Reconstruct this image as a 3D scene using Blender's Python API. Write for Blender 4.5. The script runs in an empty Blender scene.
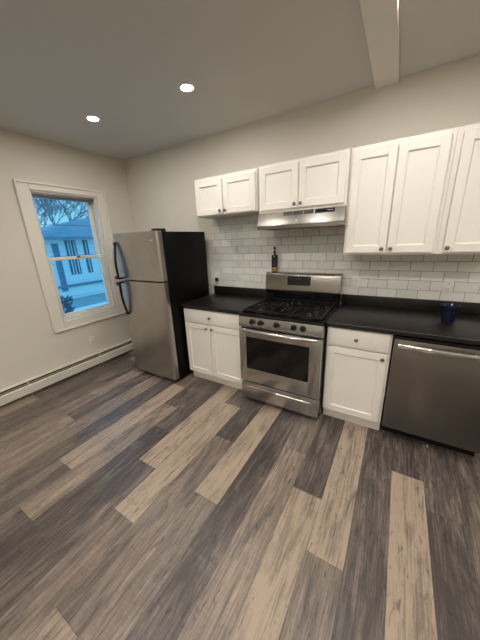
import bpy, bmesh, math, random
from mathutils import Vector, Matrix
random.seed(7)
S = bpy.context.scene
COL = S.collection
PI = math.pi

# ------------------------------------------------------------------ camera
CAM = Vector((1.1913, -2.6258, 1.5518))
cr = Vector((0.857238, 0.513396, -0.039579))
cu = Vector((-0.120407, 0.274595, 0.953992))
cf = Vector((-0.500644, 0.813033, -0.297210))
cd = bpy.data.cameras.new('camera')
cam = bpy.data.objects.new('camera', cd)
COL.objects.link(cam)
cd.sensor_fit = 'HORIZONTAL'
cd.sensor_width = 36.0
cd.lens = 36.0 * 256.2 / 480.0
cd.clip_start = 0.05
cam.matrix_world = Matrix(((cr.x, cu.x, -cf.x, CAM.x), (cr.y, cu.y, -cf.y, CAM.y), (cr.z, cu.z, -cf.z, CAM.z), (0, 0, 0, 1)))
S.camera = cam

# ------------------------------------------------------------------ exposure, sky
vs = S.view_settings
vs.view_transform = 'Standard'
vs.look = 'None'
vs.gamma = 1.0
vs.use_curve_mapping = False
vs.exposure = 0.0
LAMP = 490.0          # radiance of a downlight lens
SKY = 1.25
w = bpy.data.worlds.new('world')
S.world = w
w.use_nodes = True
nt = w.node_tree
nt.nodes.clear()
tc = nt.nodes.new('ShaderNodeTexCoord')
sx = nt.nodes.new('ShaderNodeSeparateXYZ')
rp = nt.nodes.new('ShaderNodeValToRGB')
bg = nt.nodes.new('ShaderNodeBackground')
wo = nt.nodes.new('ShaderNodeOutputWorld')
nt.links.new(tc.outputs['Generated'], sx.inputs[0])
nt.links.new(sx.outputs['Z'], rp.inputs[0])
e = rp.color_ramp.elements
e[0].position = 0.0; e[0].color = (0.25, 0.62, 0.82, 1)
e[1].position = 0.22; e[1].color = (0.13, 0.52, 0.86, 1)
q = rp.color_ramp.elements.new(0.7); q.color = (0.26, 0.98, 1.75, 1)
nt.links.new(rp.outputs[0], bg.inputs['Color'])
bg.inputs['Strength'].default_value = SKY
nt.links.new(bg.outputs[0], wo.inputs[0])

# ------------------------------------------------------------------ materials
def mat(name, col, rough=0.5, metal=0.0, spec=0.5, noise=None, bump=None, emit=None):
    """noise=(scale xyz, amount): albedo variation; bump=(scale xyz, strength, distance)"""
    m = bpy.data.materials.new(name)
    m.use_nodes = True
    n = m.node_tree.nodes
    L = m.node_tree.links
    b = n['Principled BSDF']
    b.inputs['Base Color'].default_value = (*col, 1)
    b.inputs['Roughness'].default_value = rough
    b.inputs['Metallic'].default_value = metal
    b.inputs['Specular IOR Level'].default_value = spec
    def tex(scale, detail=4.0):
        t = n.new('ShaderNodeTexCoord')
        mp = n.new('ShaderNodeMapping')
        mp.inputs['Scale'].default_value = scale
        nz = n.new('ShaderNodeTexNoise')
        nz.inputs['Scale'].default_value = 1.0
        nz.inputs['Detail'].default_value = detail
        L.new(t.outputs['Object'], mp.inputs['Vector'])
        L.new(mp.outputs['Vector'], nz.inputs['Vector'])
        return nz.outputs['Fac']
    if noise:
        f = tex(noise[0])
        mr = n.new('ShaderNodeMapRange')
        mr.inputs['From Min'].default_value = 0.3
        mr.inputs['From Max'].default_value = 0.7
        mr.inputs['To Min'].default_value = 1 - noise[1]
        mr.inputs['To Max'].default_value = 1 + noise[1]
        L.new(f, mr.inputs['Value'])
        mx = n.new('ShaderNodeVectorMath'); mx.operation = 'SCALE'
        mx.inputs[0].default_value = col
        L.new(mr.outputs[0], mx.inputs['Scale'])
        L.new(mx.outputs[0], b.inputs['Base Color'])
    if bump:
        f = tex(bump[0])
        bp = n.new('ShaderNodeBump')
        bp.inputs['Strength'].default_value = bump[1]
        bp.inputs['Distance'].default_value = bump[2]
        L.new(f, bp.inputs['Height'])
        L.new(bp.outputs[0], b.inputs['Normal'])
    if emit:
        b.inputs['Emission Color'].default_value = (*emit[0], 1)
        b.inputs['Emission Strength'].default_value = emit[1]
    return m

M = {}
M['wall'] = mat('wall_paint', (0.66, 0.62, 0.54), 0.6, noise=((1.3, 1.3, 1.3), 0.02), bump=((160, 160, 160), 0.08, 0.002))
M['ceiling'] = mat('ceiling_paint', (0.60, 0.585, 0.555), 0.7, bump=((120, 120, 120), 0.08, 0.002))
M['trim'] = mat('trim_paint', (0.74, 0.70, 0.63), 0.4, noise=((3, 3, 3), 0.02))
M['cabinet'] = mat('cabinet_paint', (0.83, 0.80, 0.735), 0.35, noise=((2, 2, 2), 0.015))
M['cabinet_gap'] = mat('cabinet_carcass', (0.72, 0.70, 0.65), 0.5, noise=((2, 2, 2), 0.02))
M['steel'] = mat('brushed_steel', (0.49, 0.485, 0.475), 0.25, 1.0, noise=((2, 2, 160), 0.05), bump=((1.5, 1.5, 500), 0.10, 0.0004))
M['steel_v'] = mat('brushed_steel_smudged', (0.45, 0.43, 0.405), 0.32, 1.0, noise=((5, 5, 4), 0.08), bump=((500, 500, 2), 0.10, 0.0004))
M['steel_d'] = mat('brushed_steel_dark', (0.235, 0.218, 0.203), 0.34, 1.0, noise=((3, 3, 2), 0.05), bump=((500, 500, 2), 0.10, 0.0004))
M['steel_h'] = mat('hood_steel', (0.36, 0.34, 0.31), 0.2, 1.0, noise=((2, 2, 160), 0.05), bump=((1.5, 1.5, 500), 0.10, 0.0004))
M['chrome'] = mat('polished_steel', (0.70, 0.68, 0.66), 0.16, 1.0, noise=((6, 6, 6), 0.03))
M['black'] = mat('black_enamel', (0.005, 0.005, 0.006), 0.16, spec=0.4, noise=((4, 4, 4), 0.1))
M['black_matte'] = mat('black_plastic', (0.006, 0.006, 0.006), 0.4, spec=0.3, noise=((8, 8, 8), 0.1))
M['fridge_side'] = mat('black_textured_side', (0.003, 0.003, 0.003), 0.45, spec=0.15, bump=((350, 350, 350), 0.15, 0.0005))
M['iron'] = mat('cast_iron', (0.004, 0.004, 0.004), 0.28, spec=0.4, bump=((300, 300, 300), 0.3, 0.0005))
M['glass_dark'] = mat('oven_glass', (0.006, 0.005, 0.005), 0.05, spec=0.35, noise=((3, 3, 3), 0.1))
M['counter'] = mat('black_laminate', (0.010, 0.0085, 0.0075), 0.33, spec=0.4, noise=((25, 25, 25), 0.45), bump=((60, 60, 60), 0.05, 0.001))
M['pewter'] = mat('dark_pewter', (0.26, 0.235, 0.21), 0.3, 1.0, noise=((20, 20, 20), 0.05))
M['grout'] = mat('grey_grout', (0.20, 0.19, 0.175), 0.85, noise=((40, 40, 40), 0.1))
M['plastic'] = mat('white_plastic', (0.72, 0.70, 0.66), 0.35, noise=((5, 5, 5), 0.01))
M['slot'] = mat('dark_slot', (0.02, 0.02, 0.02), 0.6, noise=((5, 5, 5), 0.1))
M['cord'] = mat('grey_cord', (0.42, 0.40, 0.37), 0.45, noise=((30, 30, 30), 0.05))
M['gold'] = mat('gold_label', (0.30, 0.21, 0.06), 0.35, 0.4, noise=((60, 60, 20), 0.3))
M['bottle'] = mat('dark_bottle_glass', (0.010, 0.010, 0.009), 0.10, noise=((10, 10, 10), 0.2))
M['cup'] = mat('cobalt_blue_glass', (0.004, 0.007, 0.026), 0.08, noise=((30, 30, 30), 0.4))
M['heater'] = mat('heater_enamel', (0.64, 0.61, 0.53), 0.4, noise=((3, 3, 3), 0.02))
M['blind'] = mat('grey_blind', (0.16, 0.16, 0.17), 0.45, noise=((2, 2, 120), 0.1))
M['jamb'] = mat('vinyl_jamb', (0.66, 0.66, 0.64), 0.35, noise=((3, 3, 3), 0.02))
M['siding'] = mat('white_siding', (0.80, 0.80, 0.80), 0.7, noise=((0.3, 0.3, 14), 0.08), bump=((0.2, 0.2, 9), 0.5, 0.03))
M['roof'] = mat('slate_roof', (0.17, 0.24, 0.30), 0.8, noise=((3, 3, 8), 0.15))
M['pane_dark'] = mat('house_pane', (0.11, 0.15, 0.19), 0.2, noise=((4, 4, 4), 0.2))
M['bark'] = mat('tree_bark', (0.16, 0.20, 0.23), 0.9, noise=((6, 6, 20), 0.3))
M['snow'] = mat('pale_ground', (0.66, 0.66, 0.66), 0.9, noise=((0.6, 0.6, 0.6), 0.1))
M['road'] = mat('asphalt', (0.27, 0.29, 0.30), 0.9, noise=((1.5, 1.5, 1.5), 0.15))
M['shrub'] = mat('dark_shrub', (0.11, 0.15, 0.17), 0.9, noise=((9, 9, 9), 0.4))
M['wire'] = mat('utility_wire', (0.05, 0.06, 0.07), 0.7, noise=((9, 9, 9), 0.1))
M['lens'] = mat('downlight_lens', (0.9, 0.9, 0.88), 0.4, noise=((9, 9, 9), 0.01), emit=((1.0, 0.945, 0.87), LAMP))
M['display'] = mat('display_glass', (0.010, 0.010, 0.011), 0.12, noise=((9, 9, 9), 0.1))
M['mark'] = mat('printed_marks', (0.45, 0.45, 0.43), 0.5, noise=((9, 9, 9), 0.1))
M['filter'] = mat('vent_mesh', (0.13, 0.12, 0.11), 0.45, 0.8, noise=((200, 200, 200), 0.5))
M['paper'] = mat('paper_scrap', (0.75, 0.74, 0.72), 0.8, noise=((90, 90, 90), 0.05))

# tile: slight tone change per tile through a face attribute
def tile_material():
    m = mat('glazed_tile', (0.70, 0.69, 0.66), 0.10, bump=((25, 25, 25), 0.10, 0.003))
    n = m.node_tree.nodes; L = m.node_tree.links
    a = n.new('ShaderNodeAttribute'); a.attribute_name = 'tone'
    v = n.new('ShaderNodeVectorMath'); v.operation = 'SCALE'
    v.inputs[0].default_value = (0.74, 0.73, 0.70)
    L.new(a.outputs['Fac'], v.inputs['Scale'])
    L.new(v.outputs[0], n['Principled BSDF'].inputs['Base Color'])
    return m
M['tile'] = tile_material()

# floor: wood-look planks; each plank has its own tone and grain offset
def plank_material():
    m = bpy.data.materials.new('vinyl_plank')
    m.use_nodes = True
    n = m.node_tree.nodes; L = m.node_tree.links
    b = n['Principled BSDF']
    tcn = n.new('ShaderNodeTexCoord')
    at = n.new('ShaderNodeAttribute'); at.attribute_name = 'tone'
    ar = n.new('ShaderNodeAttribute'); ar.attribute_name = 'shift'
    cmb = n.new('ShaderNodeCombineXYZ')
    mu = n.new('ShaderNodeMath'); mu.operation = 'MULTIPLY'; mu.inputs[1].default_value = 37.0
    L.new(ar.outputs['Fac'], mu.inputs[0])
    L.new(mu.outputs[0], cmb.inputs['X']); L.new(mu.outputs[0], cmb.inputs['Y']); L.new(mu.outputs[0], cmb.inputs['Z'])
    ad = n.new('ShaderNodeVectorMath'); ad.operation = 'ADD'
    L.new(tcn.outputs['Object'], ad.inputs[0]); L.new(cmb.outputs[0], ad.inputs[1])
    def noise(scale, detail, rough=0.6, dist=0.0):
        mp = n.new('ShaderNodeMapping'); mp.inputs['Scale'].default_value = scale
        nz = n.new('ShaderNodeTexNoise'); nz.inputs['Scale'].default_value = 1
        nz.inputs['Detail'].default_value = detail; nz.inputs['Roughness'].default_value = rough
        nz.inputs['Distortion'].default_value = dist
        L.new(ad.outputs[0], mp.inputs['Vector']); L.new(mp.outputs[0], nz.inputs['Vector'])
        return nz.outputs['Fac']
    grain = noise((95, 4.5, 95), 8, 0.72, 0.6)     # fine streaks along the plank
    blotch = noise((13, 2.0, 13), 4, 0.6, 1.2)     # broad weathering
    saw = noise((14, 130, 14), 2, 0.5)             # faint cross saw marks
    knot = noise((34, 9, 34), 3, 0.55, 1.5)
    def mathn(op, a, bval, c=None):
        q = n.new('ShaderNodeMath'); q.operation = op
        for i, v in enumerate((a, bval, c)):
            if v is None: continue
            if isinstance(v, (int, float)): q.inputs[i].default_value = v
            else: L.new(v, q.inputs[i])
        return q.outputs[0]
    g = mathn('MULTIPLY_ADD', grain, 1.9, -0.93)
    bl = mathn('MULTIPLY_ADD', blotch, 1.45, -0.72)
    sw = mathn('MULTIPLY_ADD', saw, 0.22, -0.11)
    t = mathn('ADD', at.outputs['Fac'], g)
    t = mathn('ADD', t, bl)
    t = mathn('ADD', t, sw)
    ramp = n.new('ShaderNodeValToRGB')
    el = ramp.color_ramp.elements
    el[0].position = 0.0; el[0].color = (0.058, 0.047, 0.043, 1)
    el[1].position = 1.0; el[1].color = (0.375, 0.293, 0.220, 1)
    for p, c in ((0.25, (0.108, 0.088, 0.079, 1)), (0.5, (0.172, 0.137, 0.115, 1)), (0.75, (0.255, 0.202, 0.158, 1))):
        x = el.new(p); x.color = c
    L.new(t, ramp.inputs[0])
    # dark knots / cracks
    kr = n.new('ShaderNodeMapRange')
    kr.inputs['From Min'].default_value = 0.60; kr.inputs['From Max'].default_value = 0.72
    kr.inputs['To Min'].default_value = 1.0; kr.inputs['To Max'].default_value = 0.45
    L.new(knot, kr.inputs['Value'])
    sc = n.new('ShaderNodeVectorMath'); sc.operation = 'SCALE'
    L.new(ramp.outputs[0], sc.inputs[0]); L.new(kr.outputs[0], sc.inputs['Scale'])
    L.new(sc.outputs[0], b.inputs['Base Color'])
    b.inputs['Roughness'].default_value = 0.36
    b.inputs['Specular IOR Level'].default_value = 0.5
    bp = n.new('ShaderNodeBump'); bp.inputs['Strength'].default_value = 0.22; bp.inputs['Distance'].default_value = 0.002
    L.new(grain, bp.inputs['Height']); L.new(bp.outputs[0], b.inputs['Normal'])
    return m
M['plank'] = plank_material()

def glass_material():
    m = bpy.data.materials.new('window_glass')
    m.use_nodes = True
    n = m.node_tree.nodes; L = m.node_tree.links
    n.clear()
    o = n.new('ShaderNodeOutputMaterial'); mx = n.new('ShaderNodeMixShader')
    t = n.new('ShaderNodeBsdfTransparent'); g = n.new('ShaderNodeBsdfGlossy')
    t.inputs[0].default_value = (0.95, 0.97, 0.97, 1)
    g.inputs['Roughness'].default_value = 0.02
    lw = n.new('ShaderNodeLayerWeight'); lw.inputs['Blend'].default_value = 0.5
    pw = n.new('ShaderNodeMath'); pw.operation = 'POWER'; pw.inputs[1].default_value = 5.0
    ma = n.new('ShaderNodeMath'); ma.operation = 'MULTIPLY_ADD'; ma.inputs[1].default_value = 0.85; ma.inputs[2].default_value = 0.035
    L.new(lw.outputs['Facing'], pw.inputs[0]); L.new(pw.outputs[0], ma.inputs[0])
    L.new(ma.outputs[0], mx.inputs[0]); L.new(t.outputs[0], mx.inputs[1]); L.new(g.outputs[0], mx.inputs[2])
    L.new(mx.outputs[0], o.inputs[0])
    return m
M['glass'] = glass_material()

# ------------------------------------------------------------------ mesh helpers (world coordinates)
def NB():
    return bmesh.new()

def _merge(bm, tmp):
    me = bpy.data.meshes.new('tmp')
    tmp.to_mesh(me); tmp.free()
    bm.from_mesh(me)
    bpy.data.meshes.remove(me)

def box(bm, x0, x1, y0, y1, z0, z1, bev=0.0, seg=2):
    t = bmesh.new()
    vs_ = [t.verts.new((x, y, z)) for z in (z0, z1) for y in (y0, y1) for x in (x0, x1)]
    for f in ((0, 2, 3, 1), (4, 5, 7, 6), (0, 1, 5, 4), (2, 6, 7, 3), (0, 4, 6, 2), (1, 3, 7, 5)):
        t.faces.new([vs_[i] for i in f])
    if bev > 0:
        bmesh.ops.bevel(t, geom=t.edges[:], offset=bev, segments=seg, affect='EDGES', profile=0.5)
    _merge(bm, t)
    return bm

def prism(bm, poly, axis, a, b, bev=0.0, seg=2):
    """poly: 2D points on the two other axes in xyz order, extruded from a to b along axis (0,1,2)"""
    t = bmesh.new()
    def P(p, v):
        c = [0, 0, 0]; o = [i for i in range(3) if i != axis]
        c[axis] = v; c[o[0]] = p[0]; c[o[1]] = p[1]
        return c
    A = [t.verts.new(P(p, a)) for p in poly]
    B = [t.verts.new(P(p, b)) for p in poly]
    t.faces.new(A); t.faces.new(B[::-1])
    k = len(poly)
    for i in range(k):
        t.faces.new((A[i], B[i], B[(i + 1) % k], A[(i + 1) % k]))
    bmesh.ops.recalc_face_normals(t, faces=t.faces[:])
    if bev > 0:
        bmesh.ops.bevel(t, geom=t.edges[:], offset=bev, segments=seg, affect='EDGES', profile=0.5)
    _merge(bm, t)
    return bm

def loft(bm, rings, cap=True):
    vr = [[bm.verts.new(p) for p in r] for r in rings]
    k = len(vr[0])
    for a, b in zip(vr, vr[1:]):
        for i in range(k):
            bm.faces.new((a[i], a[(i + 1) % k], b[(i + 1) % k], b[i]))
    if cap:
        bm.faces.new(vr[0][::-1]); bm.faces.new(vr[-1])
    return bm

def tube(bm, pts, r, n=10):
    pts = [Vector(p) for p in pts]
    rs = r if isinstance(r, (list, tuple)) else [r] * len(pts)
    rings = []
    ref = None
    for i, p in enumerate(pts):
        d = (pts[min(i + 1, len(pts) - 1)] - pts[max(i - 1, 0)]).normalized()
        if ref is None:
            ref = Vector((0, 0, 1)) if abs(d.z) < 0.9 else Vector((1, 0, 0))
        u = d.cross(ref).normalized(); v = u.cross(d).normalized(); ref = v
        rings.append([p + rs[i] * (math.cos(2 * PI * k / n) * u + math.sin(2 * PI * k / n) * v) for k in range(n)])
    return loft(bm, rings)

def lathe(bm, c, prof, axis=(0, 0, 1), n=24):
    """prof: list of (radius, distance along axis) ; closed at ends where radius is 0"""
    a = Vector(axis).normalized()
    ref = Vector((0, 0, 1)) if abs(a.z) < 0.9 else Vector((1, 0, 0))
    u = a.cross(ref).normalized(); v = a.cross(u).normalized()
    c = Vector(c)
    rings = [[c + a * h + max(r, 1e-5) * (math.cos(2 * PI * k / n) * u + math.sin(2 * PI * k / n) * v) for k in range(n)] for r, h in prof]
    return loft(bm, rings)

def obj(name, bm, m, parent=None, smooth=True, angle=35):
    """link the bmesh (in world coordinates) as one mesh object; children are expressed relative to their root"""
    off = Vector((0, 0, 0))
    if parent is not None:
        p = parent
        while p is not None:
            off += p.location; p = p.parent
    bmesh.ops.recalc_face_normals(bm, faces=bm.faces[:])
    # the part's own origin: middle of its bounding box
    lo = Vector([min(v.co[i] for v in bm.verts) for i in range(3)])
    hi = Vector([max(v.co[i] for v in bm.verts) for i in range(3)])
    org = Vector(((lo.x + hi.x) / 2, (lo.y + hi.y) / 2, lo.z))
    for v in bm.verts:
        v.co -= org
    me = bpy.data.meshes.new(name)
    bm.to_mesh(me); bm.free()
    for mm in (m if isinstance(m, (list, tuple)) else [m]):
        me.materials.append(M[mm])
    if smooth:
        for p_ in me.polygons: p_.use_smooth = True
        me.set_sharp_from_angle(angle=math.radians(angle))
    o = bpy.data.objects.new(name, me)
    COL.objects.link(o)
    o.location = org - off
    if parent is not None:
        o.parent = parent
    return o

def tag(o, label, cat, group=None):
    o['label'] = label; o['category'] = cat
    if group: o['group'] = group
    return o

def thing(name, label, cat, loc, group=None):
    o = bpy.data.objects.new(name, None)
    COL.objects.link(o)
    o.location = loc
    o.empty_display_size = 0.1
    return tag(o, label, cat, group)

def struct(name, bm, m, parent=None, smooth=False):
    o = obj(name, bm, m, parent, smooth)
    o['kind'] = 'structure'
    return o

def copy_tree(o, parent=None):
    c = o.copy(); COL.objects.link(c)
    if parent is not None: c.parent = parent
    for ch in [k for k in bpy.data.objects if k.parent == o]:
        copy_tree(ch, c)
    return c

# ================================================================== SETTING
XL, XR, YB, YF, H = -2.1876, 3.3, 0.0, -5.2, 2.645

# floor -------------------------------------------------------------
PW = 0.182; PLN = 1.22; X0 = 1.327
JOINT = {0: -.942, 1: -1.15, 2: -.30, -1: -.73, -2: -.475, -3: -1.382, -4: -1.09, -5: -1.98, -6: -1.727, -7: -1.247,
         -8: -2.057, -9: -1.73, -10: -1.41, -11: -1.13, -12: -2.035, -13: -.62, -14: -1.30, -15: -1.72, -16: -1.39, -17: -.9,
         -18: -1.85, -19: -1.717}
# tones above / below the listed joint (towards the kitchen / towards the viewer)
TONE = {0: (.16, .92, .9), 1: (.30, .12, .2), 2: (.55, .30, .3), -1: (.2, .17, .22), -2: (.3, .88, .46), -3: (.12, .85, .6), -4: (.40, .58, .4), -5: (.10, .2, .5),
        -6: (.88, .46, .3), -7: (.12, .40, .72), -8: (.88, .45, .4), -9: (.90, .20, .5), -10: (.20, .10, .3), -11: (.28, .64, .2), -12: (.88, .25, .3),
        -13: (.12, .15, .3), -14: (.64, .60, .4), -15: (.24, .70, .4), -16: (.72, .52, .4), -17: (.30, .36, .3), -18: (.28, .32, .3), -19: (.25, .72, .3)}
fb = NB()
lt = fb.faces.layers.float.new('tone'); ls = fb.faces.layers.float.new('shift')
k = math.floor((XL - X0) / PW)
while X0 + k * PW < XR:
    xa, xb = max(X0 + k * PW, XL), min(X0 + (k + 1) * PW, XR)
    j = JOINT.get(k, random.uniform(-2, -.8))
    ta, tb, tc_ = TONE.get(k, [random.choice((.15, .3, .5, .85)) for _ in range(3)])
    for i in range(-5, 5):
        ya, yb = j + i * PLN, j + (i + 1) * PLN
        ya, yb = max(ya, YF), min(yb, YB)
        if yb - ya < 1e-3: continue
        g = 0.0007
        f = fb.faces.new([fb.verts.new(p) for p in ((xa + g, ya + g, 0), (xb - g, ya + g, 0), (xb - g, yb - g, 0), (xa + g, yb - g, 0))])
        if i == 0: tn = ta
        elif i == -1: tn = tb
        elif i == -2: tn = tc_
        else: tn = random.choice((.12, .22, .35, .5, .85))
        f[lt] = tn; f[ls] = random.random() * 9
    k += 1
base_faces = len(fb.faces)
f = fb.faces.new([fb.verts.new(p) for p in ((XL - .1, YF - .1, -.0012), (XR + .1, YF - .1, -.0012), (XR + .1, YB + .1, -.0012), (XL - .1, YB + .1, -.0012))])
f.material_index = 1
f = fb.faces.new([fb.verts.new(p) for p in ((XL - .1, YF - .1, -.1), (XR + .1, YF - .1, -.1), (XR + .1, YB + .1, -.1), (XL - .1, YB + .1, -.1))])
f.material_index = 1
struct('floor', fb, ['plank', 'slot'])

# walls -------------------------------------------------------------
WY0, WY1, WZ0, WZ1 = -1.213, -0.500, 0.705, 2.140       # window opening
T = 0.16
b = NB()
box(b, XL - T, XL, YF - T, WY0, -0.1, H + .1)
box(b, XL - T, XL, WY1, YB + T, -0.1, H + .1)
box(b, XL - T, XL, WY0, WY1, -0.1, WZ0)
box(b, XL - T, XL, WY0, WY1, WZ1, H + .1)
struct('wall_left', b, 'wall')
b = NB(); box(b, XL, XR, YB, YB + T, -.1, H + .1); struct('wall_back', b, 'wall')
b = NB(); box(b, XR, XR + T, YF - T, YB + T, -.1, H + .1); struct('wall_right', b, 'wall')
b = NB(); box(b, XL, XR, YF - T, YF, -.1, H + .1); struct('wall_front', b, 'wall')
b = NB(); box(b, XL, XR, YF, YB, H, H + .1); struct('ceiling', b, 'ceiling')
b = NB(); box(b, 0.884, 1.041, YF, YB, 2.617, H, 0.002, 1); struct('trim_1', b, 'trim')   # boxed beam under the ceiling

# window ------------------------------------------------------------
def ring(bm, y0, y1, z0, z1, w4, x0, x1, bev=0.003):
    """rectangular frame in the left wall; w4 = widths (low y, high y, bottom, top)"""
    a, b_, c, d = w4
    box(bm, x0, x1, y0, y0 + a, z0, z1, bev, 1)
    box(bm, x0, x1, y1 - b_, y1, z0, z1, bev, 1)
    box(bm, x0, x1, y0 + a, y1 - b_, z0, z0 + c, bev, 1)
    box(bm, x0, x1, y0 + a, y1 - b_, z1 - d, z1, bev, 1)
b = NB()
ring(b, -1.338, -.384, .592, 2.217, (.122, .113, .110, .074), XL, XL + .018)
ring(b, -1.340, -.382, .590, 2.219, (.022, .022, .022, .022), XL + .018, XL + .030, .004)   # raised outer bead
win = struct('window_1', b, 'trim')
b = NB()
box(b, XL - T, XL, WY0 - .001, WY0 + .012, WZ0, WZ1); box(b, XL - T, XL, WY1 - .028, WY1, WZ0, WZ1)
box(b, XL - T, XL, WY0, WY1, WZ0 - .001, WZ0 + .016); box(b, XL - T, XL, WY0, WY1, WZ1 - .012, WZ1)
struct('window_jamb', b, 'jamb', win)
ly0, ly1 = WY0 + .014, WY1 - .030
b = NB(); ring(b, ly0, ly1, WZ0 + .017, 1.442, (.040, .040, .050, .036), XL - .075, XL - .040)
struct('lower_sash', b, 'trim', win)
b = NB(); ring(b, ly0, ly1, 1.408, WZ1 - .013, (.040, .040, .036, .045), XL - .115, XL - .080)
struct('upper_sash', b, 'trim', win)
b = NB(); box(b, XL - .060, XL - .056, ly0 + .03, ly1 - .03, WZ0 + .05, 1.42); struct('pane', b, 'glass', win)
b = NB(); box(b, XL - .100, XL - .096, ly0 + .03, ly1 - .03, 1.43, WZ1 - .05); struct('pane', b, 'glass', win)
b = NB(); box(b, XL - .040, XL - .015, -.875, -.835, 1.436, 1.452, .004); struct('sash_lock', b, 'chrome', win)

# blind rolled to the top of the window ---------------------------------
bl = thing('mini_blind', 'grey slatted blind pulled all the way up at the window head', 'blind', (XL - .02, (WY0 + WY1) / 2, 2.08))
b = NB(); box(b, XL - .036, XL + .002, WY0 + .012, WY1 - .028, 2.098, 2.1275, .002); obj('headrail', b, 'blind', bl)
b = NB()
for i in range(7):
    box(b, XL - .034, XL - .008, WY0 + .018, WY1 - .034, 2.072 + i * .0036, 2.0745 + i * .0036)
obj('slat_stack', b, 'blind', bl)
b = NB(); tube(b, [(XL - .006, WY1 - .045, 2.10), (XL - .004, WY1 - .045, 2.02), (XL - .005, WY1 - .044, 1.95)], .0025, 6); obj('tilt_wand', b, 'jamb', bl)

# baseboard heater ----------------------------------------------------
ht = thing('baseboard_heater', 'long off-white baseboard heater along the foot of the window wall', 'heater', (XL, -1.9, 0))
hy0, hy1 = -4.2, -0.06
b = NB()
prism(b, [(XL + .001, .17), (XL + .050, .176), (XL + .060, .170), (XL + .060, .164), (XL + .052, .166), (XL + .001, .160)], 1, hy0, hy1)
obj('top_cover', b, 'heater', ht)
b = NB()
prism(b, [(XL + .072, .028), (XL + .075, .030), (XL + .075, .118), (XL + .066, .130), (XL + .063, .128), (XL + .071, .117), (XL + .071, .03)], 1, hy0, hy1)
obj('front_panel', b, 'heater', ht)
b = NB(); box(b, XL + .001, XL + .006, hy0, hy1, .02, .165); obj('back_plate', b, 'slot', ht)
b = NB(); prism(b, [(XL + .058, .138), (XL + .068, .146), (XL + .066, .149), (XL + .056, .141)], 1, hy0, hy1)
obj('damper', b, 'heater', ht)
b = NB()
y = hy0 + .02
while y < hy1 - .02:
    box(b, XL + .012, XL + .055, y, y + .004, .045, .110); y += .03
tube(b, [(XL + .034, hy0 + .01, .078), (XL + .034, hy1 - .01, .078)], .012, 8)
obj('fin_pipe', b, 'slot', ht)
b = NB()
b.free()
for i in range(6):
    yy = hy0 + (hy1 - .004 - hy0) * i / 5
    b = NB(); box(b, XL + .001, XL + (.074 if i in (0, 5) else .065), yy, yy + .004, 0, .168 if i in (0, 5) else .15)
    obj('bracket', b, 'heater', ht)

# ================================================================== KITCHEN
# backsplash tiles -------------------------------------------------------
bs = thing('tile_backsplash', 'white glazed subway tile backsplash in running bond behind the range', 'backsplash', (.5, 0, 1.0))
TP, TH = .1552, .0797
TX0, TX1 = -0.772, 1.86
b = NB(); box(b, TX0, TX1, -.004, -.0002, .93, 1.80); obj('grout', b, 'grout', bs, smooth=False)
tb_ = NB(); tl = tb_.faces.layers.float.new('tone')
r = 0
z = 1.008
while z < 1.80:
    zt = min(z + TH - .0028, 1.80)
    off = 1.445 if (r % 2) else 1.368
    kk = math.floor((TX0 - off) / TP)
    while off + kk * TP < TX1:
        xa = max(off + kk * TP + .0014, TX0); xb = min(off + (kk + 1) * TP - .0014, TX1)
        if xb - xa > .008:
            n0 = len(tb_.faces)
            box(tb_, xa, xb, -.0095, -.003, z, zt, .0022, 1)
            tb_.faces.ensure_lookup_table()
            tv = random.uniform(.90, 1.06)
            for f in tb_.faces[n0:]: f[tl] = tv
        kk += 1
    z += TH; r += 1
obj('tile_field', tb_, 'tile', bs, angle=20)

# cabinet parts -----------------------------------------------------------
def shaker(bm, x0, x1, z0, z1, yb, st=.056, th=.020):
    """shaker door front facing -y; yb = back plane"""
    yf = yb - th
    bev = .0025
    box(bm, x0, x0 + st, yf, yb, z0, z1, bev, 1)
    box(bm, x1 - st, x1, yf, yb, z0, z1, bev, 1)
    box(bm, x0 + st - .002, x1 - st + .002, yf, yb, z0, z0 + st, bev, 1)
    box(bm, x0 + st - .002, x1 - st + .002, yf, yb, z1 - st, z1, bev, 1)
    # recessed panel with a small bevelled inner edge
    a, c, e_, g = x0 + st - .001, x1 - st + .001, z0 + st - .001, z1 - st + .001
    i = .007; yp = yf + .010
    V = [bm.verts.new(p) for p in ((a, yf + .003, e_), (c, yf + .003, e_), (c, yf + .003, g), (a, yf + .003, g),
                                   (a + i, yp, e_ + i), (c - i, yp, e_ + i), (c - i, yp, g - i), (a + i, yp, g - i))]
    for q_ in ((0, 1, 5, 4), (1, 2, 6, 5), (2, 3, 7, 6), (3, 0, 4, 7), (4, 5, 6, 7)):
        bm.faces.new([V[s] for s in q_])
    box(bm, a - .003, c + .003, yb - .006, yb, e_ - .003, g + .003)
    return bm

def knob(parent, x, yf, z):
    b = NB()
    lathe(b, (x, yf, z), [(.0, 0), (.007, 0), (.0055, .006), (.005, .012), (.011, .016), (.0145, .021), (.0145, .025), (.010, .030), (0, .0315)], (0, -1, 0), 16)
    return obj('knob', b, 'pewter', parent)

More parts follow.
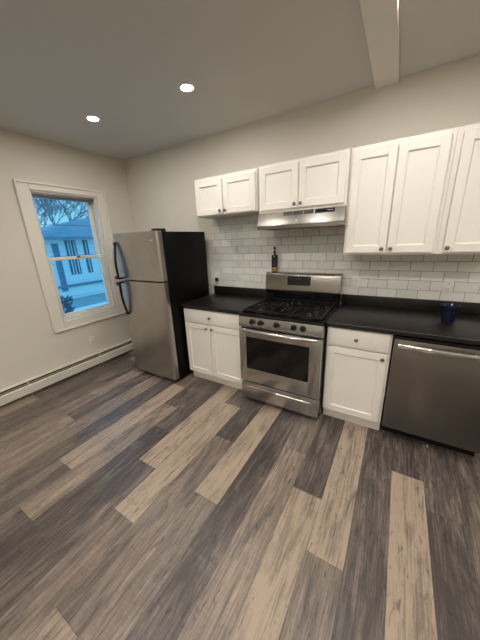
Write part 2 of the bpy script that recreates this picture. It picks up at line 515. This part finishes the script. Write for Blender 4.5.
def upper(label, x0, x1, z0, z1, doors, knobs, yd=-.305, zdt=None, zdb=None):
    t = thing('wall_cabinet', label, 'cabinet', ((x0 + x1) / 2, -.15, z0), 'white upper cabinets on the back wall')
    b = NB()
    box(b, x0, x1, yd + .02, -.0105, z0, z1, .0015, 1)
    obj('body', b, 'cabinet_gap', t)
    b = NB()   # face frame
    fy = yd + .001
    zd0, zd1 = zdb, zdt
    box(b, x0, x0 + .03, fy, yd + .02, z0, z1, .0015, 1); box(b, x1 - .03, x1, fy, yd + .02, z0, z1, .0015, 1)
    box(b, x0 + .03, x1 - .03, fy, yd + .02, z0, z0 + .03); box(b, x0 + .03, x1 - .03, fy, yd + .02, z1 - .05, z1)
    obj('face_frame', b, 'cabinet', t)
    for (xa, xb), kx in zip(doors, knobs):
        b = NB(); shaker(b, xa, xb, zd0, zd1, yd)
        d = obj('door', b, 'cabinet', t)
        knob(d, kx, yd - .02, zd0 + .030)
    return t

upper('short white two-door wall cabinet left of the range hood, nearest the fridge', -.725, .008, 1.803, 2.165,
      [(-.712, -.376), (-.368, -.008)], [-.402, -.342], zdt=2.137, zdb=1.812)
upper('short white two-door wall cabinet directly above the stainless range hood', .022, .790, 1.778, 2.172,
      [(.040, .398), (.404, .772)], [.374, .428], zdt=2.150, zdb=1.800)
upper('tall white two-door wall cabinet right of the range hood', .795, 1.415, 1.402, 2.170,
      [(.812, 1.101), (1.107, 1.392)], [1.071, 1.130], zdt=2.137, zdb=1.416)
upper('tall white single-door wall cabinet cut by the right edge, above the blue cup', 1.4165, 1.776, 1.402, 2.170,
      [(1.448, 1.764)], [1.468], zdt=2.137, zdb=1.416)

def base_cab(label, x0, x1, doors, knobs, drawer, dk):
    t = thing('base_cabinet', label, 'cabinet', ((x0 + x1) / 2, -.3, 0), 'white base cabinets under the counter')
    yd = -.605
    b = NB(); box(b, x0, x1, yd + .018, -.012, .105, .876, .001, 1); obj('body', b, 'cabinet_gap', t)
    b = NB(); fy = yd + .001
    box(b, x0, x0 + .03, fy, yd + .02, .105, .876); box(b, x1 - .03, x1, fy, yd + .02, .105, .876)
    box(b, x0 + .03, x1 - .03, fy, yd + .02, .105, .13); box(b, x0 + .03, x1 - .03, fy, yd + .02, .846, .876)
    box(b, x0 + .03, x1 - .03, fy, yd + .02, .695, .725)
    obj('face_frame', b, 'cabinet', t)
    b = NB(); box(b, x0, x1, -.560, -.540, 0, .105, .001, 1); box(b, x0, x0 + .02, -.54, -.03, 0, .105); box(b, x1 - .02, x1, -.54, -.03, 0, .105)
    obj('toe_kick', b, 'cabinet', t)
    b = NB(); box(b, drawer[0], drawer[1], yd - .020, yd, .721, .867, .003, 2)
    d = obj('drawer', b, 'cabinet', t); knob(d, dk, yd - .02, .795)
    for (xa, xb), kx in zip(doors, knobs):
        b = NB(); shaker(b, xa, xb, .113, .708, yd)
        d = obj('door', b, 'cabinet', t); knob(d, kx, yd - .02, .672)
    return t
base_cab('white two-door base cabinet with one drawer between fridge and range', -.775, -.006, [(-.762, -.422), (-.416, -.020)], [-.456, -.384], (-.762, -.020), -.405)
base_cab('white one-door base cabinet with a drawer between range and dishwasher', .772, 1.226, [(.784, 1.210)], [1.180], (.784, 1.210), .993)

# counters ------------------------------------------------------------------
def counter(label, x0, x1):
    t = thing('countertop', label, 'countertop', ((x0 + x1) / 2, -.3, .877), 'black laminate countertops')
    b = NB()
    prism(b, [(-.012, .877), (-.640, .877), (-.646, .883), (-.646, .907), (-.643, .9125), (-.636, .915), (-.012, .915)], 0, x0, x1)
    obj('slab', b, 'counter', t, angle=25)
    b = NB(); box(b, x0, x1, -.0285, -.0095, .9152, 1.013, .003, 2)
    obj('upstand', b, 'counter', t)
counter('black laminate countertop with upstand between fridge and range', -.777, -.004)
counter('long black laminate countertop right of the range, holding the blue cup', .766, 1.865)

# ------------------------------------------------------------------ range
rg = thing('gas_range', 'stainless steel gas range with black cooktop and five knobs', 'stove', (.38, -.36, 0))
rx0, rx1 = 0.0, 0.761
b = NB(); box(b, rx0, rx1, -.672, -.032, .025, .900, .003, 1); obj('body', b, 'black', rg)
for x in (.04, .72):
    for y in (-.62, -.09):
        b = NB(); lathe(b, (x, y, 0), [(0, 0), (.018, 0), (.018, .026), (0, .026)], (0, 0, 1), 12)
        obj('foot', b, 'black_matte', rg)
# storage drawer
b = NB()
box(b, rx0 + .002, rx1 - .002, -.712, -.672, .048, .228, .006, 2)
dr = obj('drawer', b, 'steel', rg)
b = NB()
prism(b, [(-.711, .192), (-.722, .186), (-.724, .178), (-.716, .168), (-.711, .166)], 0, .080, .690, .002, 1)
obj('drawer_pull', b, 'chrome', dr)
# oven door
b = NB()
dy0, dy1 = -.720, -.674
box(b, rx0 + .001, .075, dy0, dy1, .240, .783, .006, 2); box(b, .660, rx1 - .001, dy0, dy1, .240, .783, .006, 2)
box(b, .070, .665, dy0, dy1, .240, .385, .006, 2); box(b, .070, .665, dy0, dy1, .700, .783, .006, 2)
box(b, .06, .67, -.69, dy1, .37, .71)
dor = obj('oven_door', b, 'steel', rg)
b = NB(); box(b, .073, .662, dy0 - .0015, -.695, .382, .703, .002, 1); obj('window_glass', b, 'glass_dark', dor)
b = NB()
hp = []
for i in range(17):
    s = i / 16; x = .032 + .700 * s
    hp.append((x, -.752 - .020 * math.sin(PI * s), .783 - .004 * math.sin(PI * s)))
tube(b, hp, [.011] + [.0150] * 15 + [.011], 12)
for x in (.045, .719):
    tube(b, [(x, -.715, .770), (x, -.752, .783)], .011, 10)
obj('handle', b, 'chrome', dor)
# control panel
b = NB()
prism(b, [(-.672, .796), (-.715, .796), (-.719, .800), (-.708, .892), (-.700, .899), (-.672, .899)], 0, rx0, rx1, .0015, 1)
cp = obj('control_panel', b, 'steel', rg)
for x in (.139, .222, .373, .525, .603):
    b = NB()
    ax = Vector((0, -1, .115))
    lathe(b, (x, -.712, .851), [(0, 0), (.026, 0), (.026, .004), (.021, .007), (.019, .026), (.016, .030), (0, .031)], ax, 20)
    box(b, x - .004, x + .004, -.748, -.736, .836, .872, .002, 1)
    obj('knob', b, 'black_matte', rg)
# cooktop
b = NB()
prism(b, [(-.130, .899), (-.712, .899), (-.718, .905), (-.716, .914), (-.708, .919), (-.690, .919), (-.680, .911), (-.140, .911), (-.130, .919)], 0, rx0 - .002, rx1 + .002)
for x in (rx0 - .002, rx1 - .014):
    box(b, x, x + .016, -.705, -.13, .902, .921, .004, 2)
obj('cooktop', b, 'black', rg, angle=40)
BURN = [(.165, -.555, .045), (.595, -.555, .050), (.165, -.265, .040), (.595, -.265, .036), (.38, -.41, .052)]
for x, y, rr in BURN:
    b = NB()
    lathe(b, (x, y, .909), [(0, 0), (rr + .022, 0), (rr + .020, .003), (rr, .004), (rr, .014), (rr + .004, .016), (rr + .002, .021), (0, .023)], (0, 0, 1), 24)
    obj('burner', b, 'iron', rg)
def bar(bm, p, q, wd, h0, h1):
    p, q = Vector(p), Vector(q)
    d = (q - p).normalized(); n_ = Vector((-d.y, d.x)) * wd / 2
    rings = []
    for pt, tz in ((p, h1), (q, h1)):
        rings.append([(pt.x - n_.x, pt.y - n_.y, h0), (pt.x + n_.x, pt.y + n_.y, h0), (pt.x + n_.x * .7, pt.y + n_.y * .7, tz), (pt.x - n_.x * .7, pt.y - n_.y * .7, tz)])
    loft(bm, rings)
for gx0, gx1 in ((.030, .276), (.282, .478), (.484, .730)):
    b = NB()
    g0, g1 = -.672, -.150
    zt0, zt1 = .938, .950
    for (p, q) in (((gx0, g0), (gx1, g0)), ((gx0, g1), (gx1, g1)), ((gx0, g0), (gx0, g1)), ((gx1, g0), (gx1, g1)), ((gx0, -.41), (gx1, -.41))):
        bar(b, p, q, .012, zt0, zt1)
    cx = (gx0 + gx1) / 2
    ys = (-.41,) if abs(cx - .38) < .01 else (-.555, -.265)
    for cy in ys:
        for k in range(4):
            a = PI / 4 + k * PI / 2
            p = (cx + .030 * math.cos(a), cy + .030 * math.sin(a))
            q = (cx + .120 * math.cos(a) if gx1 - gx0 > .22 else cx + .095 * math.cos(a), cy + .125 * math.sin(a))
            bar(b, p, q, .010, zt0, zt1 + .004)
        bar(b, (gx0, cy), (cx - .03, cy), .010, zt0, zt1 + .004); bar(b, (cx + .03, cy), (gx1, cy), .010, zt0, zt1 + .004)
    if len(ys) == 1:
        bar(b, (cx, g0), (cx, -.47), .010, zt0, zt1 + .004); bar(b, (cx, -.35), (cx, g1), .010, zt0, zt1 + .004)
    for x in (gx0, gx1):
        for y in (g0, g1, -.41):
            box(b, x - .007, x + .007, y - .007, y + .007, .911, .945, .002, 1)
    obj('grate', b, 'iron', rg)
# backguard
b = NB()
box(b, rx0 + .004, rx1 - .004, -.118, -.034, .905, 1.040, .003, 1)
prism(b, [(-.118, 1.00), (-.128, 1.015), (-.118, 1.03)], 0, rx0 + .004, rx1 - .004)
obj('riser', b, 'black', rg)
b = NB()
prism(b, [(-.034, 1.030), (-.130, 1.026), (-.141, 1.034), (-.139, 1.050), (-.122, 1.196), (-.112, 1.210), (-.095, 1.214), (-.034, 1.214)], 0, rx0, rx1, .002, 1)
bgd = obj('backguard', b, 'steel_h', rg)
def on_guard(x, z, out):     # point on the sloping face of the backguard
    s = (z - 1.05) / .146
    return (x, -.139 + .017 * s - out, z)
b = NB()
rings = []
for z in (1.094, 1.183):
    rings.append([on_guard(.246, z, .002), on_guard(.483, z, .002), on_guard(.483, z, -.004), on_guard(.246, z, -.004)])
loft(b, rings); dsp = obj('display', b, 'display', bgd)
for x0, x1, z0, z1 in ((.262, .286, 1.155, 1.163), (.300, .322, 1.155, 1.163), (.340, .392, 1.150, 1.168), (.410, .432, 1.155, 1.163), (.446, .466, 1.155, 1.163),
                       (.262, .286, 1.115, 1.122), (.300, .322, 1.115, 1.122), (.345, .385, 1.115, 1.121), (.410, .432, 1.115, 1.122), (.446, .466, 1.115, 1.122)):
    b = NB()
    loft(b, [[on_guard(x0, z0, .0026), on_guard(x1, z0, .0026), on_guard(x1, z0, .001), on_guard(x0, z0, .001)],
             [on_guard(x0, z1, .0026), on_guard(x1, z1, .0026), on_guard(x1, z1, .001), on_guard(x0, z1, .001)]])
    obj('button', b, 'slot', dsp)

# bottle on the backguard
bt = thing('oil_bottle', 'slim dark bottle with a gold label band on top of the range backguard', 'bottle', (.077, -.072, 1.214))
b = NB()
lathe(b, (.077, -.072, 1.2145), [(0, 0), (.028, 0), (.033, .003), (.033, .168), (.030, .176), (.009, .180), (.008, .190), (0, .190)], (0, 0, 1), 20)
obj('body', b, 'bottle', bt)
b = NB(); lathe(b, (.077, -.072, 1.2185), [(.0332, 0), (.0338, .001), (.0338, .044), (.0332, .045)], (0, 0, 1), 20); obj('label_band', b, 'gold', bt)
b = NB()
lathe(b, (.077, -.072, 1.4046), [(0, 0), (.007, 0), (.013, .008), (.014, .016), (.010, .025), (.0045, .029), (.0045, .042), (.011, .046), (.014, .056), (.010, .066), (0, .068)], (0, 0, 1), 16)
obj('stopper', b, 'black_matte', bt)

# ------------------------------------------------------------------ hood
hd = thing('range_hood', 'stainless under-cabinet range hood above the stove', 'range hood', (.41, -.2, 1.63))
hx0, hx1 = .040, .795
b = NB()
prof = [(-.012, 1.777), (-.332, 1.777), (-.352, 1.772), (-.362, 1.735), (-.380, 1.668), (-.388, 1.660), (-.388, 1.636), (-.384, 1.634), (-.380, 1.650), (-.012, 1.650)]
prism(b, prof, 0, hx0, hx1)
obj('canopy', b, 'steel_h', hd, angle=25)
b = NB()
box(b, hx0, hx0 + .004, -.382, -.012, 1.634, 1.655); box(b, hx1 - .004, hx1, -.382, -.012, 1.634, 1.655)
box(b, hx0, hx1, -.018, -.012, 1.634, 1.655)
obj('lower_rim', b, 'steel_h', hd)
b = NB()
box(b, .10, .50, -.34, -.06, 1.646, 1.6505, .001, 1)
obj('grease_filter', b, 'filter', hd)
b = NB(); box(b, .56, .70, -.30, -.12, 1.640, 1.6505, .004, 2); obj('lamp_cover', b, 'plastic', hd)
def on_hood(x, z, out):
    s = (1.772 - z) / .037
    return (x, -.352 - .010 * s - out, z)
for x0 in (.285, .375, .465):
    b = NB()
    for i in range(5):
        z0 = 1.741 + i * .0062
        loft(b, [[on_hood(x0, z0, .0015), on_hood(x0 + .082, z0, .0015), on_hood(x0 + .082, z0, -.003), on_hood(x0, z0, -.003)],
                 [on_hood(x0, z0 + .0042, .0015), on_hood(x0 + .082, z0 + .0042, .0015), on_hood(x0 + .082, z0 + .0042, -.003), on_hood(x0, z0 + .0042, -.003)]])
    obj('vent_grille', b, 'slot', hd)
b = NB()
loft(b, [[on_hood(.560, 1.741, .002), on_hood(.715, 1.741, .002), on_hood(.715, 1.741, -.004), on_hood(.560, 1.741, -.004)],
         [on_hood(.560, 1.770, .002), on_hood(.715, 1.770, .002), on_hood(.715, 1.770, -.004), on_hood(.560, 1.770, -.004)]])
sw = obj('switch_panel', b, 'black_matte', hd)
b = NB()
for x0, x1 in ((.585, .605), (.625, .645)):
    loft(b, [[on_hood(x0, 1.749, .006), on_hood(x1, 1.749, .006), on_hood(x1, 1.749, 0), on_hood(x0, 1.749, 0)],
             [on_hood(x0, 1.762, .004), on_hood(x1, 1.762, .004), on_hood(x1, 1.762, 0), on_hood(x0, 1.762, 0)]])
obj('rocker_switch', b, 'black', sw)
b = NB()
loft(b, [[on_hood(.660, 1.754, .0028), on_hood(.700, 1.754, .0028), on_hood(.700, 1.754, .001), on_hood(.660, 1.754, .001)],
         [on_hood(.660, 1.758, .0028), on_hood(.700, 1.758, .0028), on_hood(.700, 1.758, .001), on_hood(.660, 1.758, .001)]])
obj('printed_mark', b, 'mark', sw)
b = NB(); lathe(b, (.41, -.3735, 1.693), [(0, 0), (.012, .0), (.011, .003), (0, .0035)], (0, -.97, .26), 16); obj('badge', b, 'chrome', hd)

# ------------------------------------------------------------------ fridge
fr = thing('refrigerator', 'top-freezer refrigerator with stainless doors and black sides beside the window', 'refrigerator', (-1.16, -.45, 0))
fx0, fx1 = -1.512, -.815
b = NB(); box(b, fx0 + .004, fx1, -.745, -.085, .030, 1.664, .006, 2); obj('case', b, 'fridge_side', fr)
b = NB(); box(b, fx0 + .012, fx1 - .006, -.756, -.744, .06, 1.655); obj('gasket', b, 'slot', fr)
def fridge_door(z0, z1):
    b = NB()
    R_ = .030
    poly = []
    y0, y1 = -.822, -.756
    for cx_, cy_, a0 in ((fx0 + R_, y0 + R_, PI), (fx1 - R_, y0 + R_, 1.5 * PI)):
        for i in range(6):
            a = a0 + i * PI / 10
            poly.append((cx_ + R_ * math.cos(a), cy_ + R_ * math.sin(a)))
    poly += [(fx1, y1), (fx0, y1)]
    # slight bow of the front between the corners
    front = poly[:6] + [(fx0 + R_ + (fx1 - fx0 - 2 * R_) * s / 8, y0 - .006 * math.sin(PI * s / 8)) for s in range(1, 8)] + poly[6:]
    prism(b, front, 2, z0, z1, 0)
    return obj('door', b, 'steel_v', fr, angle=30)
d1 = fridge_door(1.182, 1.672)
d2 = fridge_door(.058, 1.168)
def fr_handle(door, pts, wd):
    """bow shaped handle: black carrier with a bright strip along its face; pts (x, y, z)"""
    b = NB(); rings = []; rs2 = []
    for (x, y, z), wv in zip(pts, wd):
        d = .012
        rings.append([(x - wv / 2, y + d, z), (x + wv / 2, y + d, z), (x + wv / 2, y - d, z), (x - wv / 2, y - d, z)])
        rs2.append([(x - wv / 2 + .006, y - d + .002, z), (x + wv / 2 - .006, y - d + .002, z), (x + wv / 2 - .007, y - d - .004, z), (x - wv / 2 + .007, y - d - .004, z)])
    loft(b, rings)
    h_ = obj('handle', b, 'black_matte', door, angle=30)
    b = NB(); loft(b, rs2[1:-1])
    obj('handle_strip', b, 'chrome', h_, angle=30)
pts, wd = [], []
for i in range(13):
    s = i / 12
    pts.append((-1.462 + .010 * s, -.836 - .050 * math.sin(PI * .5 * min(1, s * 1.35)), 1.585 - (1.585 - 1.196) * s)); wd.append(.020 + .030 * s ** .7)
fr_handle(d1, pts, wd)
b = NB(); box(b, -1.476, -1.430, -.890, -.818, 1.190, 1.206, .004, 2); obj('handle_post', b, 'black_matte', d1)
pts, wd = [], []
for i in range(13):
    s = i / 12
    pts.append((-1.452 + .004 * s, -.836 - .050 * math.sin(PI * .5 * min(1, (1 - s) * 1.35)), 1.158 - (1.158 - .775) * s)); wd.append(.050 - .030 * s ** 1.4)
fr_handle(d2, pts, wd)
b = NB(); box(b, -1.476, -1.430, -.890, -.818, 1.142, 1.160, .004, 2); obj('handle_post', b, 'black_matte', d2)
b = NB(); box(b, -.890, -.820, -.815, -.690, 1.664, 1.692, .005, 2); obj('hinge_cover', b, 'black_matte', fr)
b = NB(); box(b, -.915, -.868, -.8275, -.8235, 1.578, 1.592, .001, 1); obj('badge', b, 'chrome', d1)
b = NB(); box(b, fx0 + .02, fx1 - .02, -.770, -.74, .008, .052, .004, 1); obj('kick_grille', b, 'black_matte', fr)
for x in (fx0 + .06, fx1 - .06):
    for y in (-.70, -.14):
        b = NB(); lathe(b, (x, y, 0), [(0, 0), (.022, 0), (.022, .032), (0, .032)], (0, 0, 1), 12)
        obj('foot', b, 'black_matte', fr)

# ------------------------------------------------------------------ dishwasher
dw = thing('dishwasher', 'stainless steel dishwasher with a bowed bar handle under the right counter', 'dishwasher', (1.535, -.33, 0))
wx0, wx1 = 1.237, 1.836
b = NB(); box(b, wx0 + .004, wx1 - .004, -.590, -.03, .106, .868, .003, 1); obj('tub', b, 'black_matte', dw)
b = NB()
box(b, wx0, wx1, -.640, -.592, .112, .846, .006, 2)
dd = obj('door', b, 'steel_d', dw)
b = NB(); box(b, wx0, wx1, -.636, -.592, .848, .868, .002, 1); obj('control_strip', b, 'black', dd)
b = NB()
hp = []
for i in range(17):
    s = i / 16
    hp.append((wx0 + .028 + (wx1 - wx0 - .056) * s, -.664 - .026 * math.sin(PI * s), .806 + .006 * math.sin(PI * s)))
rings = []
for x, y, z in hp:
    rings.append([(x, y + .006 * math.sin(a) * 1.1, z + .016 * math.cos(a)) for a in [2 * PI * i / 10 for i in range(10)]])
loft(b, rings)
for x in (hp[1][0], hp[-2][0]):
    tube(b, [(x, -.638, .808), (x, -.668, .808)], .009, 10)
obj('handle', b, 'chrome', dd)
b = NB(); box(b, wx0 + .006, wx1 - .006, -.535, -.510, 0, .105, .002, 1); obj('toe_panel', b, 'black_matte', dw)

# ------------------------------------------------------------------ cup
b = NB()
lathe(b, (1.560, -.285, .9155), [(0, 0), (.036, 0), (.040, .004), (.0555, .118), (.0565, .122), (.0545, .122), (.0525, .118), (.038, .012), (0, .010)], (0, 0, 1), 32)
tag(obj('blue_cup', b, 'cup'), 'dark cobalt blue glass cup standing on the right countertop', 'cup')

# ------------------------------------------------------------------ outlets
def outlet_back(label, x, z, ysurf):
    t = thing('wall_outlet', label, 'outlet', (x, ysurf, z - .058))
    b = NB(); box(b, x - .036, x + .036, ysurf - .006, ysurf, z - .058, z + .058, .003, 2); obj('cover_plate', b, 'plastic', t)
    for dz in (-.024, .024):
        b = NB(); lathe(b, (x, ysurf - .0055, z + dz), [(0, 0), (.0165, 0), (.0165, .002), (0, .0025)], (0, -1, 0), 18)
        r_ = obj('receptacle', b, 'plastic', t)
        b = NB()
        for dx in (-.006, .006):
            box(b, x + dx - .0013, x + dx + .0013, ysurf - .0086, ysurf - .007, z + dz - .002, z + dz + .007)
        box(b, x - .0022, x + .0022, ysurf - .0086, ysurf - .007, z + dz - .010, z + dz - .006)
        obj('slot', b, 'slot', r_)
    return t
outlet_back('white wall outlet in the tile just right of the range', .878, 1.124, -.0096)
outlet_back('white wall outlet in the tile above the blue cup', 1.562, 1.133, -.0096)
outlet_back('white wall outlet in the tile beside the fridge, with a black plug in it', -.722, 1.120, -.0096)
pg = thing('power_plug', 'black plug with a grey cord in the outlet beside the fridge', 'plug', (-.722, -.03, 1.08))
b = NB(); box(b, -.738, -.706, -.050, -.0195, 1.075, 1.118, .006, 2); obj('plug_body', b, 'black_matte', pg)
b = NB()
tube(b, [(-.722, -.046, 1.079), (-.724, -.050, 1.050), (-.738, -.050, 1.030), (-.765, -.048, 1.023), (-.800, -.046, 1.022), (-.86, -.046, 1.03)], .006, 8)
obj('cord', b, 'cord', pg)
# outlet on the window wall, facing +x
t = thing('wall_outlet', 'white wall outlet under the window above the baseboard heater', 'outlet', (XL, -.935, .296))
b = NB(); box(b, XL, XL + .006, -.972, -.898, .296, .412, .003, 2); obj('cover_plate', b, 'plastic', t)
for dz in (-.024, .024):
    b = NB(); lathe(b, (XL + .0055, -.935, .354 + dz), [(0, 0), (.0165, 0), (.0165, .002), (0, .0025)], (1, 0, 0), 18)
    r_ = obj('receptacle', b, 'plastic', t)
    b = NB()
    for dx in (-.006, .006):
        box(b, XL + .007, XL + .0086, -.935 + dx - .0013, -.935 + dx + .0013, .354 + dz - .002, .354 + dz + .007)
    obj('slot', b, 'slot', r_)

# scrap on the floor
b = NB()
lathe(b, (1.551, -.572, 0.0), [(0, 0), (.008, 0), (.006, .004), (0, .005)], (0.2, 0.1, 1), 6)
tag(obj('paper_scrap', b, 'paper'), 'tiny white scrap on the floor under the dishwasher', 'scrap')

# ------------------------------------------------------------------ downlights
def downlight():
    t = bpy.data.objects.new('recessed_downlight', None); COL.objects.link(t)
    t.location = (0, 0, H)
    b = NB(); lathe(b, (0, 0, H), [(.040, 0), (.064, 0), (.064, -.003), (.058, -.006), (.042, -.006), (.040, -.003)], (0, 0, 1), 36)
    obj('trim_ring', b, 'plastic', t)
    b = NB(); lathe(b, (0, 0, H), [(0, 0), (.040, 0), (.039, -.0045), (.028, -.0055), (0, -.006)], (0, 0, 1), 36)
    obj('lens', b, 'lens', t)
    return t
proto = downlight()
for i, (x, y, lab) in enumerate((
        (-.299, -.817, 'round lit recessed ceiling downlight nearer the beam, right one of the two in view'),
        (-1.304, -.941, 'round lit recessed ceiling downlight nearer the window, left one of the two in view'),
        (1.130, -.865, 'round lit recessed ceiling downlight close against the right side of the beam'),
        (2.590, -.860, 'round lit recessed ceiling downlight near the right wall, outside the view'),
        ) + tuple((x, y, 'added unseen ceiling fill downlight, %s row behind the viewer, %s from the window wall' % (rn, pn))
                  for y, rn, xs in ((-2.05, 'first', (-.60, .10, .70, 1.45, 2.30)), (-3.30, 'middle', (-.40, .45, 1.45, 2.40)), (-4.50, 'rear', (-.40, .45, 1.45, 2.40)))  # three rows added out of view to brighten cabinet fronts and floor
                  for x, pn in zip(xs, ('first', 'second', 'third', 'fourth', 'fifth')))):
    o = proto if i == 0 else copy_tree(proto)
    o.location = (x, y, H)
    tag(o, lab, 'downlight', 'recessed ceiling downlights')

# ================================================================== OUTSIDE THE WINDOW
GZ = -1.0
b = NB(); box(b, -60, -2.8, -30, 50, GZ - .2, GZ); struct('ground', b, 'snow')
b = NB(); prism(b, [(-10.6, -30), (-10.6, 50), (-12.9, 50), (-12.9, -30)], 2, GZ, GZ + .02); struct('road', b, 'road')
# the neighbouring house
HX = -14.0
hs = thing('neighbour_house', 'white sided house with a slate roof seen through the window', 'house', (HX - 3, 7.5, GZ))
b = NB(); box(b, HX - 4, HX, 3.0, 12.5, GZ, 2.05); obj('wall', b, 'siding', hs, smooth=False)
b = NB()
ey0, ey1, ex0, ex1 = 2.6, 13.2, HX - 4.5, HX + .45
rv = [b.verts.new(p) for p in ((ex0, ey0, 2.08), (ex1, ey0, 2.08), (ex1, ey1, 2.08), (ex0, ey1, 2.08), (HX - 2, 8.4, 3.54), (HX - 2, 10.2, 3.54),
                               (ex0, ey0, 1.96), (ex1, ey0, 1.96), (ex1, ey1, 1.96), (ex0, ey1, 1.96))]
for f in ((0, 1, 4), (1, 2, 5, 4), (2, 3, 5), (3, 0, 4, 5), (6, 7, 1, 0), (7, 8, 2, 1), (8, 9, 3, 2), (9, 6, 0, 3), (9, 8, 7, 6)):
    b.faces.new([rv[i] for i in f])
obj('roof', b, 'roof', hs, smooth=False)
for yc, wv in ((4.84, .24), (5.15, .22), (5.78, .26), (7.0, .26), (7.9, .26)):
    b = NB(); box(b, HX, HX + .05, yc - wv / 2, yc + wv / 2, .12, 1.90, .01, 1)
    wd_ = obj('window', b, 'pane_dark', hs)
    b = NB()
    box(b, HX + .05, HX + .07, yc - wv / 2 + .04, yc + wv / 2 - .04, 1.02, 1.10); box(b, HX + .05, HX + .07, yc - .02, yc + .02, .16, 1.86)
    obj('mullion', b, 'siding', wd_)
b = NB(); box(b, HX, HX + .06, 4.08, 4.36, GZ + .3, 1.75, .01, 1); obj('door', b, 'roof', hs)
b = NB(); box(b, HX, HX + .08, 3.0, 12.5, -.52, -.40); obj('skirt_board', b, 'roof', hs)
# shrub beside the near drive
sh = NB()
rnd = random.Random(3)
for i in range(70):
    a = rnd.uniform(0, 2 * PI); rr = rnd.uniform(0, .20); hz = rnd.uniform(.1, .80)
    c = Vector((-9.0 + rr * math.cos(a), 1.90 + rr * math.sin(a), GZ + hz))
    tube(sh, [c, c + Vector((rnd.uniform(-.12, .12), rnd.uniform(-.12, .12), rnd.uniform(.06, .2)))], [rnd.uniform(.03, .07), .008], 5)
tube(sh, [(-9.0, 1.90, GZ), (-9.0, 1.90, GZ + .5)], .06, 6)
tag(obj('garden_shrub', sh, 'shrub', smooth=False), 'dark shrub on pale ground at the lower left of the window view', 'shrub')

def bare_tree(label, x, y, seed, fork, ln0, levels=6):
    """trunk up to the fork height, then limbs that keep dividing into twigs"""
    rnd = random.Random(seed)
    bm = NB()
    def grow(p, d, ln, r, lev):
        pts = [p]; rs = [r]
        q = Vector(p)
        for i in range(3):
            d = (d + Vector((rnd.uniform(-1, 1), rnd.uniform(-1, 1), rnd.uniform(-.5, .7))) * .2).normalized()
            q = q + d * ln / 3
            pts.append(Vector(q)); rs.append(max(r * (1 - .13 * (i + 1)), .016))
        tube(bm, pts, rs, 5)
        if lev >= levels: return
        for i in range(2):
            nd = (d + Vector((rnd.uniform(-1, 1), rnd.uniform(-1, 1), rnd.uniform(-.3, .5))) * .62).normalized()
            grow(q, nd, ln * rnd.uniform(.78, .95), max(r * .66, .018), lev + 1)
        nd = (d + Vector((rnd.uniform(-1, 1), rnd.uniform(-1, 1), rnd.uniform(-.3, .4)))).normalized()
        grow(pts[2], nd, ln * .65, max(r * .5, .018), lev + 1)
    top = Vector((x, y, fork))
    tube(bm, [(x, y, GZ), (x + .03, y - .04, (GZ + fork) / 2), top], [.17, .14, .11], 8)
    for k in range(4):
        a = .6 + k * PI / 2 + rnd.uniform(-.3, .3)
        grow(top, Vector((math.cos(a) * .8, math.sin(a) * .9, rnd.uniform(.5, 1.1))).normalized(), ln0, .075, 1)
    tag(obj('bare_tree', bm, 'bark'), label, 'tree', 'bare trees behind the neighbouring house')
bare_tree('leafless tree with a forked crown rising behind the middle of the house roof', -20.6, 7.9, 21, 2.5, 1.2, 5)
bare_tree('leafless tree spreading at the upper left of the window view', -29.0, 9.6, 11, 2.6, 1.6, 5)
# wires between the poles outside
for zz, lab in ((2.55, 'upper thin utility wire crossing in front of the house roof'), (1.15, 'lower thin utility wire crossing in front of the house windows')):
    b = NB()
    tube(b, [(-12.5, -14 + 3 * i, zz + .0012 * ((-14 + 3 * i) - 5) ** 2) for i in range(13)], .012, 5)
    tag(obj('utility_wire', b, 'wire'), lab, 'wire', 'utility wires outside')
